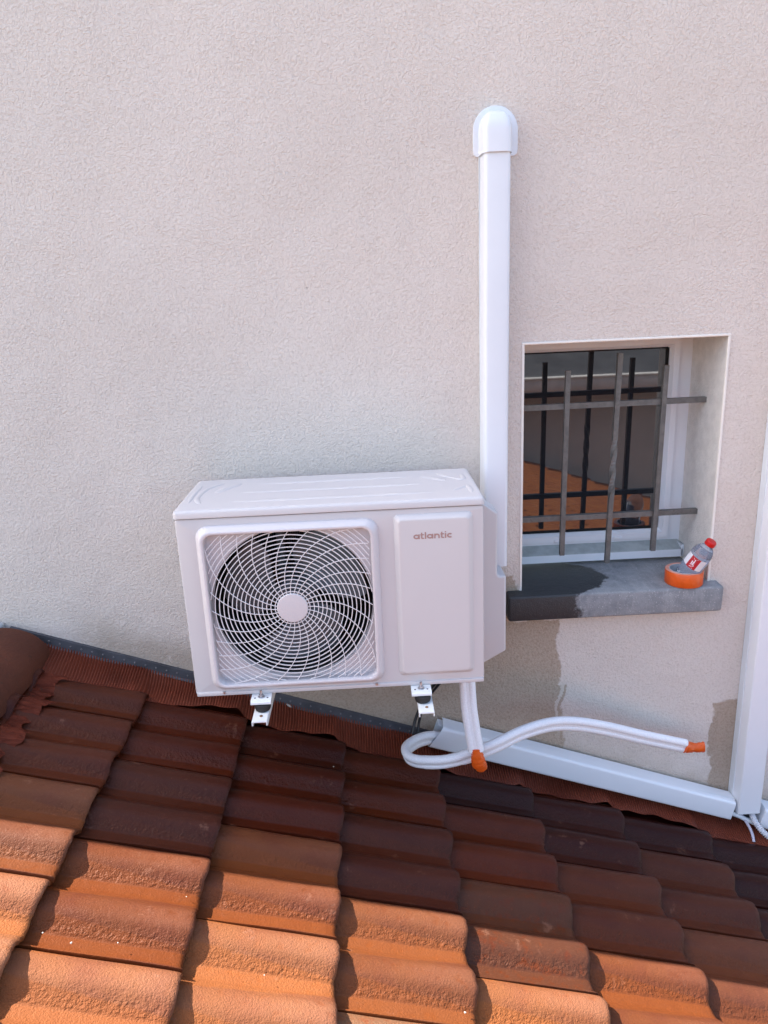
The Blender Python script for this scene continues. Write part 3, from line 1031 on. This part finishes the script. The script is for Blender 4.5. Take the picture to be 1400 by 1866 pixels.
# logo: rounded lettering drawn as flat strokes
def annulus(m, cx, cz, ro, ri, a0, a1, y, n=22, sx=1.0):
    A = [a0 + (a1 - a0) * k / n for k in range(n + 1)]
    m.loft([[Vector((cx + sx * ro * math.cos(a), y, cz + ro * math.sin(a))) for a in A], [Vector((cx + (sx * ro - (ro - ri)) * math.cos(a), y, cz + ri * math.sin(a))) for a in A]], False)
lg = MB()
ly0 = YF - 0.0131
cnt = [0]
def LY():
    cnt[0] += 1
    return ly0 - 0.00002 * cnt[0]
def rect(m, x0, x1, z0, z1):
    y = LY()
    m.face([(x0, y, z0), (x1, y, z0), (x1, y, z1), (x0, y, z1)])
xh, st = 0.0114, 0.0035
def letter(ch, x, z):
    ro = xh / 2
    if ch == 'a':
        annulus(lg, x + 0.0068, z + ro, ro, ro - st, 0, 2 * PI, LY(), 26, 1.22)
        rect(lg, x + 0.0111, x + 0.0143, z, z + xh)
        return 0.0158
    if ch == 't':
        rect(lg, x + 0.0012, x + 0.0044, z + 0.002, z + xh + 0.0036)
        rect(lg, x - 0.0002, x + 0.0078, z + xh - 0.0027, z + xh)
        rect(lg, x + 0.0020, x + 0.0078, z, z + 0.0029)
        return 0.0092
    if ch == 'l':
        rect(lg, x + 0.0004, x + 0.0036, z, z + xh + 0.0046)
        return 0.0052
    if ch == 'n':
        rect(lg, x + 0.0004, x + 0.0036, z, z + xh)
        annulus(lg, x + 0.0066, z + xh - 0.0055, 0.0055, 0.0055 - st, 0, PI, LY(), 16, 1.15)
        rect(lg, x + 0.0096, x + 0.0128, z, z + xh - 0.0053)
        return 0.0146
    if ch == 'i':
        rect(lg, x + 0.0004, x + 0.0036, z, z + xh)
        rect(lg, x + 0.0004, x + 0.0036, z + xh + 0.0018, z + xh + 0.0046)
        return 0.0054
    if ch == 'c':
        annulus(lg, x + 0.0066, z + ro, ro, ro - st, 0.85, 2 * PI - 0.85, LY(), 22, 1.18)
        return 0.0128
LWID = [0]
xx = 0.0765
for ch in 'atlantic':
    xx += letter(ch, xx, -0.0725)
for v in lg.b.verts:
    v.co.x = 0.0765 + (v.co.x - 0.0765) * 1.165
    v.co.z = -0.0725 + (v.co.z + 0.0725) * 1.15
lo = lg.done('brand_lettering', M_LOGO, None, smooth=0, recalc=False)
under(lo, ac)
# valve cover on the right flank
mb = MB()
def cov(y, d):
    # outline in xz, from the top going clockwise: narrow above the notch, wider below, slanted foot
    return [Vector((a - d * sa, y, b - d * sb)) for a, b, sa, sb in (
        (0.245, -0.052, 0, 0.6), (0.298, -0.052, 0.2, 0.6), (0.338, -0.082, 0.8, 0.6), (0.338, -0.270, 1, 0.2), (0.340, -0.276, 0.8, 0.2), (0.345, -0.279, 0.5, 1), (0.360, -0.280, 0.5, 1), (0.3645, -0.2845, 1, 0.5), (0.3645, -0.522, 1, -0.2), (0.3625, -0.528, 0.9, -0.5), (0.245, -0.594, 0, -0.9))]
mb.loft([cov(-0.11, 0), cov(-0.196, 0), cov(-0.2, 0.002), cov(-0.202, 0.006)], True, True, True)
under(mb.done('valve_cover', M_UNIT, None, smooth=25), ac)

# wall brackets
def bracket(xa, xf, label):
    b = thing('wall_bracket', (xa, -0.25, -0.56), label, 'bracket', 'brackets carrying the air conditioner')
    m = MB()
    w = 0.0205
    zt = -0.5365
    for x0, x1 in ((xa - w, xa - w + 0.0025), (xa + w - 0.0025, xa + w)):
        m.loft([[Vector((x, y, z)) for y, z in ((-0.01, zt + 0.0), (-0.512, zt - 0.0005), (-0.512, zt - 0.012), (-0.50, zt - 0.018), (-0.01, zt - 0.040))] for x in (x0, x1)], True, True, True)
    m.box(xa - w + 0.0015, xa + w - 0.0015, -0.511, -0.01, zt - 0.003, zt + 0.0006)
    under(m.done('arm', M_ARM, None, smooth=25), b)
    m = MB()
    m.box(xa - 0.03, xa + 0.03, -0.012, -0.001, -0.62, -0.14, 0.002, 1)
    under(m.done('wall_plate', M_ARM), b)
    m = MB()
    m.lathe([(0.004, 0), (0.017, 0.0), (0.0205, 0.003), (0.0225, 0.010), (0.0215, 0.019), (0.004, 0.021)], 28, Matrix.Translation((xf + 0.003, -0.450, zt + 0.0004)))
    under(m.done('rubber_mount', M_RUBBER, None, smooth=45), b)
    # foot of the unit: plate with a rolled front edge
    m = MB()
    prof = [(-0.34, -0.5035), (-0.455, -0.5035), (-0.4605, -0.505), (-0.4625, -0.508), (-0.4625, -0.514), (-0.4605, -0.514), (-0.459, -0.5085), (-0.34, -0.5065)]
    m.loft([[Vector((x, a, c_)) for a, c_ in prof] for x in (xf - 0.0275, xf - 0.0255, xf + 0.0255, xf + 0.0275)], True, True, True)
    under(m.done('foot_plate', M_ARM, None, smooth=25), b)
    m = MB()
    m.cyl((xf, -0.440, -0.5030), (xf, -0.440, -0.5015), 0.0095, n=20)
    m.cyl((xf, -0.440, -0.5012), (xf, -0.440, -0.4955), 0.0068, n=6)
    m.cyl((xf, -0.440, -0.4953), (xf, -0.440, -0.484), 0.0034, n=12)
    under(m.done('bolt', M_STEEL, None, smooth=30), b)
    for sx in (-1, 1):
        m = MB()
        m.cyl((xf + sx * 0.017, -0.445, -0.5036), (xf + sx * 0.017, -0.445, -0.5030), 0.0026, n=10)
        under(m.done('foot_hole', M_RUBBER, None, smooth=0), b)
    m = MB()
    m.cyl((xa + 0.002, -0.485, zt + 0.0004), (xa + 0.002, -0.485, zt + 0.0022), 0.0042, n=12)
    under(m.done('set_screw', simple('brass_screw', (0.45, 0.22, 0.08), 0.35, metal=0.8), None), b)
bracket(-0.355, -0.355, 'white metal bracket arm with black rubber mount under the fan end of the unit')
bracket(0.093, 0.084, 'white metal bracket arm with black rubber mount under the panel end, beside the black cables')

# ================================================================== TRUNKING
def trunk_section(w, d, r=0.012, n=5):
    """half outline standing on a wall at y = 0: from left foot over the front to the right foot"""
    h = w / 2
    L = [(-h, 0.0), (-h, -0.012)]
    for k in range(n + 1):
        a = PI + k * PI / 2 / n
        L.append((-h + 0.004 + r + r * math.cos(a), -d + r + r * math.sin(a)))
    for k in range(n + 1):
        a = 1.5 * PI + k * PI / 2 / n
        L.append((h - 0.004 - r + r * math.cos(a), -d + r + r * math.sin(a)))
    L += [(h, -0.012), (h, 0.0)]
    return L
vt = thing('vertical_trunking', (0.358, 0, -0.304), 'upright white cable trunking with rounded wall cap, behind the air conditioner', 'trunking')
mb = MB()
sec = trunk_section(0.082, 0.060)
mb.loft([[Vector((0.3585 + a + (0.004 if z > 0 else 0), b - 0.0005, z)) for a, b in sec] for z in (-0.304, 0.915)], False, False, False)
for z in (-0.304,):
    mb.b.faces.new([mb.b.verts.new((0.3585 + a, b - 0.0005, z)) for a, b in sec])
under(mb.done('trunking_cover', M_PVC, None, smooth=30), vt)
mb = MB()
mb.box(0.3185, 0.3205, -0.010, -0.0008, -0.304, 0.9)
mb.box(0.3975, 0.3995, -0.010, -0.0008, -0.304, 0.9)
under(mb.done('trunking_base', M_PVC2, None, smooth=0), vt)
# cap: flat collar and a domed hood
CXX = 0.3655
mb = MB()
outl = []
for k in range(25):
    a = PI * k / 24
    outl.append((CXX + 0.0625 * math.cos(a), 0.9625 + 0.0625 * math.sin(a)))
outl += [(CXX - 0.0625, 0.915), (CXX - 0.0605, 0.903), (CXX - 0.054, 0.897), (CXX - 0.044, 0.896), (CXX - 0.030, 0.904), (CXX + 0.030, 0.904), (CXX + 0.044, 0.896), (CXX + 0.054, 0.897), (CXX + 0.0605, 0.903), (CXX + 0.0625, 0.915)]
def shrink(L, f):
    return [(CXX + (a - CXX) * f, 0.95 + (b - 0.95) * f) for a, b in L]
mb.loft([xz(outl, -0.0005), xz(outl, -0.0045), xz(shrink(outl, 0.985), -0.006)], True, False, True)
cp = mb.done('wall_cap', M_PVC, None, smooth=35)
under(cp, vt)
mb = MB()
sec2 = trunk_section(0.0885, 0.0635, 0.017, 6)
loops = []
for k in range(17):
    if k < 5:
        z, f, g = 0.898 + (0.955 - 0.898) * k / 4, 1.0, 1.0
    else:
        a = (k - 4) / 12 * PI / 2 * 0.985
        z, f, g = 0.955 + 0.054 * math.sin(a), max(0.03, math.cos(a)) ** 0.75, max(0.0, math.cos(a)) ** 0.62
    dip = 0.006
    loops.append([Vector((CXX - 0.0035 + a_ * f, min(-0.005, b_ * g - 0.003), z - (0.004 if k == 0 else 0) * (1 - abs(a_) / 0.045) * -1)) for a_, b_ in sec2])
mb.loft(loops, False)
under(mb.done('wall_cap_hood', M_PVC, None, smooth=60), vt)

# sloping trunking over the flashing
def sloped(name, xa, xb, label, cut0=0.0):
    o = thing(name, (xa, 0, -0.895 + SL * xa), label, 'trunking')
    s = trunk_section(0.086, 0.060, 0.011)
    # section coordinate a runs across the trunking (up the wall), rotated with the slope
    ux = Vector((CO, 0, math.sin(TH))); uz = Vector((-math.sin(TH), 0, CO))
    m = MB()
    c0 = Vector((xa, 0, -0.808 + SL * xa - 0.0455)); c1 = Vector((xb, 0, -0.808 + SL * xb - 0.0455))
    def ring(c, sk):
        return [c + uz * (-a) + Vector((sk * a, b - 0.0135, 0)) for a, b in s]
    m.loft([ring(c0, cut0), ring(c1, 0.12)], False)
    m.b.faces.new([m.b.verts.new(v) for v in ring(c1, 0.12)])
    if not cut0:
        m.b.faces.new([m.b.verts.new(v) for v in ring(c0, cut0)])
    under(m.done('trunking_cover', M_PVC, None, smooth=30), o)
    m = MB()
    for sgn in (-1, 1):
        q0 = c0 + uz * (sgn * 0.0385); q1 = c1 + uz * (sgn * 0.0385)
        m.loft([[q + Vector((0, y, 0)) + uz * d for y, d in ((-0.0142, -0.001), (-0.0142, 0.001), (-0.055, 0.001), (-0.055, -0.001))] for q in (q0, q1)], True, True, True)
    m.loft([[q + Vector((0, y, 0)) + uz * d for y, d in ((-0.013, -0.038), (-0.013, 0.038), (-0.0155, 0.038), (-0.0155, -0.038))] for q in (c0, c1)], True, True, True)
    under(m.done('trunking_base', M_PVC2, None, smooth=0), o)
    return o
sloped('sloping_trunking', 0.152, 1.205, 'white cable trunking sloping along the foot of the wall, below the barred window', -0.35)
sloped('sloping_trunking', 1.312, 2.1, 'short end of white trunking at the right edge, beyond the upright trunking')
rt = thing('corner_trunking', (1.262, 0, -1.30), 'tall upright white trunking at the right edge of the wall', 'trunking')
mb = MB()
mb.loft([[Vector((1.2625 + a, b - 0.001, z)) for a, b in ((-0.0455, 0), (-0.0455, -0.030), (0.0455, -0.030), (0.0455, 0))] for z in (-1.262, verge(1.26) - 0.1)], True, True, True)
under(mb.done('trunking_base', M_PVC2, None, smooth=0), rt)
mb = MB()
s = trunk_section(0.088, 0.074, 0.006)
zz = (-1.285, verge(1.26) - 0.1)
mb.loft([[Vector((1.2625 + a, min(b, -0.016) - 0.001, z)) for a, b in s] for z in zz], False)
for z in zz:
    mb.b.faces.new([mb.b.verts.new((1.2625 + a, min(b, -0.016) - 0.001, z)) for a, b in s])
under(mb.done('trunking_cover', M_PVC, None, smooth=25), rt)

# ================================================================== PIPES, HOSES, CABLES
CP = Vector((-0.0344326, -2.25783, 0.543954))
def from_px(u, v, y):
    """a place in the yard, found once on the photograph: pixel (u, v) at depth y"""
    a, b, c_ = (u - 700) / 1350.45, (v - 933) / 1350.45, 1.0
    d = Vector((0.99859977 * a - 0.04910733 * b + 0.01967155 * c_, -0.03274155 * a - 0.28165973 * b + 0.95895557 * c_, -0.04155106 * a - 0.95825689 * b - 0.28287319 * c_))
    return CP + d * ((y - CP.y) / d.y)
def twin(path, r, sep, offs, name, parent):
    P = spline(path, 9)
    n = len(P)
    for s_ in (-1, 1):
        m = MB()
        Q = []
        for i, q in enumerate(P):
            tt = (P[min(i + 1, n - 1)] - P[max(0, i - 1)]).normalized()
            o = Vector(offs(i / (n - 1)))
            o = (o - tt * o.dot(tt)).normalized()
            Q.append(q + o * sep * s_)
        m.tube(Q, r, 14)
        under(m.done(name, M_FOAM, None, smooth=60), parent)
    # the web that joins the two sleeves
    m = MB()
    loops = []
    for i, q in enumerate(P):
        tt = (P[min(i + 1, n - 1)] - P[max(0, i - 1)]).normalized()
        o = Vector(offs(i / (n - 1)))
        o = (o - tt * o.dot(tt)).normalized()
        e = tt.cross(o)
        loops.append([q + o * sep * a + e * r * 0.80 * b for a, b in ((-0.7, -1), (0.7, -1), (0.7, 1), (-0.7, 1))])
    m.loft(loops, True, True, True)
    under(m.done('sleeve_web', M_FOAM, None, smooth=60), parent)
    return P

la = thing('insulated_pipe', from_px(785, 1395, -0.24), 'white twin insulated pipe looping out of the sloping trunking, free end taped orange', 'pipe', None)
pa = [from_px(*q) for q in ((845, 1352, -0.045), (800, 1344, -0.048), (765, 1349, -0.085), (741, 1366, -0.15), (752, 1385, -0.205), (800, 1389, -0.24), (850, 1379, -0.245), (900, 1360, -0.235), (950, 1336, -0.21), (1000, 1321, -0.185), (1045, 1319, -0.165), (1100, 1327, -0.145), (1170, 1343, -0.12), (1247, 1359, -0.10))]
twin(pa, 0.0138, 0.0118, lambda f: (-0.25 if f < 0.35 else 0.1, -0.35 if f < 0.45 else -0.15, 1.0), 'pipe_sleeve', la)
def tape_blob(pts, r, label_parent, seed):
    rnd = random.Random(seed)
    m = MB()
    P = spline(pts, 5)
    n = 14
    loops = []
    for i, q in enumerate(P):
        f = i / (len(P) - 1)
        tt = (P[min(i + 1, len(P) - 1)] - P[max(0, i - 1)]).normalized()
        a = Vector((0, -1, 0)); u = (a - tt * a.dot(tt)).normalized(); w = tt.cross(u)
        rr = r * (0.92 + 0.12 * math.sin(5 * f + seed)) * (1.0 if f < 0.85 else 0.92)
        flat = 0.62 + 0.2 * (1 - f)
        loops.append([q + (u * math.cos(2 * PI * k / n) * flat + w * math.sin(2 * PI * k / n)) * rr * (1 + rnd.uniform(-0.10, 0.10)) for k in range(n)])
    m.loft(loops, True, True, True)
    return under(m.done('tape_wrap', M_ORANGE, None, smooth=28), label_parent)
tape_blob([from_px(1246, 1360, -0.10), from_px(1258, 1362, -0.098), from_px(1272, 1362, -0.097), from_px(1283, 1361, -0.097)], 0.0215, la, 2)
mb = MB()
mb.tube([from_px(1240, 1353, -0.10), from_px(1254, 1356, -0.098)], 0.006, 10)
under(mb.done('pipe_end', simple('copper_tube', (0.5, 0.25, 0.13), 0.35, metal=0.9), None), la)

lb = thing('drop_pipe', from_px(875, 1395, -0.27), 'white twin insulated pipe hanging from under the unit, its lower end taped orange', 'pipe', None)
pb = [from_px(*q) for q in ((850, 1215, -0.24), (852, 1250, -0.26), (855, 1290, -0.275), (861, 1330, -0.285), (868, 1368, -0.29))]
twin(pb, 0.0128, 0.0118, lambda f: (1.0, -0.15, 0.0), 'pipe_sleeve', lb)
tape_blob([from_px(868, 1363, -0.292), from_px(870, 1376, -0.294), from_px(872, 1388, -0.293), from_px(876, 1396, -0.290), from_px(880, 1402, -0.288)], 0.0205, lb, 5)

for k, (pts, r) in enumerate((([(800, 1238, -0.12), (783, 1258, -0.07), (768, 1285, -0.045), (757, 1312, -0.05), (752, 1338, -0.07)], 0.0055), ([(806, 1240, -0.12), (786, 1264, -0.08), (772, 1288, -0.055), (764, 1315, -0.05), (762, 1342, -0.07)], 0.0045))):
    mb = MB()
    mb.tube(spline([from_px(*q) for q in pts], 8), r, 8)
    tag(mb.done('black_cable', M_CABLE, smooth=60), ('thicker black cable curving down behind the right bracket to the flashing', 'thinner black cable behind the right bracket, nearest the sloping trunking')[k], 'cable', 'black cables behind the right bracket')

mb = MB()
mb.tube(spline([from_px(*q) for q in ((1340, 1468, -0.045), (1352, 1486, -0.055), (1364, 1504, -0.075), (1371, 1520, -0.095), (1374, 1534, -0.11))], 8), 0.0052, 10)
tag(mb.done('drain_hose', M_HOSE, smooth=60), 'short clear drain hose hanging out below the tall right trunking', 'hose')
mb = MB()
P = spline([from_px(*q) for q in ((1366, 1462, -0.04), (1370, 1482, -0.06), (1378, 1500, -0.085), (1392, 1517, -0.11), (1412, 1532, -0.13), (1440, 1548, -0.14), (1480, 1570, -0.15))], 22)
mb.tube(P, [0.0098 + 0.0014 * (1 if i % 4 < 2 else -0.6) for i in range(len(P))], 12)
tag(mb.done('corrugated_conduit', M_CONDUIT, smooth=25), 'grey corrugated conduit curling out under the tall right trunking', 'conduit')
mb = MB()
P = spline([from_px(*q) for q in ((1322, 1478, -0.05), (1345, 1486, -0.055), (1368, 1497, -0.06), (1400, 1508, -0.05))], 8)
mb.tube(P, 0.0085, 8)
tag(mb.done('white_cable', M_PVC2, smooth=60), 'white cable running under the foot of the tall right trunking', 'cable')

# ================================================================== TAPE ROLL AND BOTTLE ON THE SILL
TX, TY, TZ = 0.993, -0.001, -0.4145
tp = thing('tape_roll', (TX, TY, TZ), 'roll of orange tape lying on the right end of the concrete sill', 'tape roll')
mb = MB()
mb.lathe([(0.0480, 0.001), (0.0590, 0.001), (0.0598, 0.002), (0.0598, 0.046), (0.0590, 0.0472), (0.0480, 0.0472)], 56, Matrix.Translation((TX, TY, TZ)), caps=False)
for f in mb.b.faces:
    f.material_index = 1 if abs(f.calc_center_median().z - (TZ + 0.0472)) < 0.0004 else 0
under(mb.done('tape', [M_ORANGE, M_CARD], None, smooth=40), tp)
mb = MB()
mb.lathe([(0.0479, 0.001), (0.0479, 0.0480), (0.0452, 0.0480), (0.0452, 0.001)], 56, Matrix.Translation((TX, TY, TZ)), caps=False)
under(mb.done('core', M_CORE, None, smooth=40), tp)

BASE = Vector((0.992, -0.004, -0.3905))
TOP = from_px(1298, 986, -0.062)
ax = (TOP - BASE)
BL = ax.length
ax.normalize()
sd = Vector((0, -1, 0)); sd = (sd - ax * sd.dot(ax)).normalized()
MBt = Matrix((( *ax.cross(sd).to_tuple(), 0), (*sd.to_tuple(), 0), (*ax.to_tuple(), 0), (0, 0, 0, 1))).transposed()
MBt = Matrix.Translation(BASE) @ MBt
bt = thing('water_bottle', BASE, 'small clear water bottle with a red cap leaning in the orange tape roll', 'bottle')
R = 0.0335
def bp(s_):
    return s_ * BL
prof = [(0.001, 0.004), (0.018, 0.001), (0.027, 0.0015), (0.0325, 0.006), (R, 0.014), (R * 0.985, bp(0.2)), (R, bp(0.24)), (R, bp(0.42)), (R, bp(0.60)), (R * 0.985, bp(0.66)), (R * 0.90, bp(0.73)), (R * 0.72, bp(0.80)), (0.0155, bp(0.86)), (0.0125, bp(0.90)), (0.0125, bp(0.93)), (0.0125, bp(0.965))]
mb = MB()
mb.lathe(prof, 40, MBt, caps=True)
under(mb.done('bottle_body', M_PET, None, smooth=60), bt)
mb = MB()
Rw = R - 0.0012
mb.lathe([(0.001, 0.0055), (0.018, 0.003), (0.026, 0.0035), (0.0312, 0.008), (Rw, 0.015), (Rw * 0.985, bp(0.2)), (Rw, bp(0.24)), (Rw, bp(0.66)), (0.001, bp(0.66))], 40, MBt, caps=True)
under(mb.done('water', M_WATER, None, smooth=60), bt)
mb = MB()
NK = 48
loops = []
for z, r in ((bp(0.90), 0.0163), (bp(0.905), 0.0168), (bp(0.985), 0.0164), (bp(0.997), 0.0150), (bp(1.0), 0.0135), (bp(1.0), 0.001)):
    loops.append([MBt @ Vector(((r + (0.0004 if k % 2 and r > 0.016 else 0)) * math.cos(2 * PI * k / NK), (r + (0.0004 if k % 2 and r > 0.016 else 0)) * math.sin(2 * PI * k / NK), z)) for k in range(NK)])
mb.loft(loops, True, True, True)
under(mb.done('cap', M_RED, None, smooth=25), bt)
# label: facing angle around the bottle axis that looks at the yard and a little upwards
view = (CP - BASE).normalized()
lv = MBt.to_3x3().inverted() @ view
fa = math.atan2(lv.y, lv.x)
def lab(a, z, d=0.0004):
    return MBt @ Vector(((R + d) * math.cos(fa + a), (R + d) * math.sin(fa + a), z))
def lab_patch(name, mat, pts, d):
    """pts: (a0, a1, z) rows in angle and height"""
    m = MB()
    m.loft([[lab(a0 + (a1 - a0) * k / 14, z, d) for k in range(15)] for a0, a1, z in pts], False)
    return under(m.done(name, mat, None, smooth=60, recalc=False), bt)
LW = lab_patch('label', M_LABELWHITE, [(-1.05, 1.25, bp(0.34)), (-1.05, 1.25, bp(0.47)), (-1.05, 1.25, bp(0.60))], 0.0003)
lr_ = lab_patch('label_band', M_LABELRED, [(-0.40, 0.55, bp(0.335)), (-0.40, 0.55, bp(0.47)), (-0.40, 0.55, bp(0.605))], 0.0006)
cu = bpy.data.curves.new('lettering', 'FONT')
cu.body = 'Vittel'
cu.size = 0.022
cu.offset = 0.0007
cu.shear = 0.15
to = bpy.data.objects.new('lettering', cu)
COL.objects.link(to)
dg = bpy.context.evaluated_depsgraph_get()
me = bpy.data.meshes.new_from_object(to.evaluated_get(dg))
bpy.data.objects.remove(to)
xs = [v.co.x for v in me.vertices]; ys = [v.co.y for v in me.vertices]
xm, ym = (min(xs) + max(xs)) / 2, (min(ys) + max(ys)) / 2
sc_ = bp(0.25) / (max(xs) - min(xs))
for v in me.vertices:
    # text runs along the bottle axis
    v.co = lab(0.075 - (v.co.y - ym) * sc_ / R * -1.0 * -1.0, bp(0.47) + (v.co.x - xm) * sc_, 0.0009)
me.materials.clear()
me.materials.append(M_LABELWHITE)
under(link(bpy.data.objects.new('lettering', me)), bt)

# ================================================================== SMALL LITTER ON THE TILES
rnd = random.Random(5)
crumbs = [(184, 1780, -0.90), (215, 1718, -0.9), (340, 1634, -0.9), (130, 1718, -0.9), (848, 1845, -0.9), (345, 1490, -0.9), (482, 1777, -0.9), (78, 1700, -0.9), (608, 1397, -0.93)]
for i, (u, v, a) in enumerate(crumbs):
    d = (from_px(u, v, -1) - CP)
    n_ = Vector((-SL, 0, 1))
    q = CP + d * ((RZ + 0.01 - n_.dot(CP)) / n_.dot(d))
    m = MB()
    bmesh.ops.create_icosphere(m.b, subdivisions=1, radius=rnd.uniform(0.0014, 0.0030))
    for w_ in m.b.verts:
        w_.co *= rnd.uniform(0.7, 1.2)
        w_.co += q
    tag(m.done('plaster_crumb', M_CRUMB, smooth=0), 'tiny pale plaster crumb lying on the terracotta tiles', 'crumb', 'plaster crumbs on the tiles')

q = from_px(527, 1286, -0.075)
m = MB()
bmesh.ops.create_icosphere(m.b, subdivisions=2, radius=1.0)
for w_ in m.b.verts:
    n_ = 1 + 0.25 * math.sin(5 * w_.co.x) * math.cos(4 * w_.co.y + 1)
    w_.co = Matrix.Rotation(0.7, 3, 'Y') @ Vector((w_.co.x * 0.010 * n_, w_.co.y * 0.0022, w_.co.z * 0.0032 * n_)) + q
tag(m.done('plaster_flake', M_CRUMB), 'pale flake of plaster lying on the pleated flashing right of the fan end bracket', 'flake')
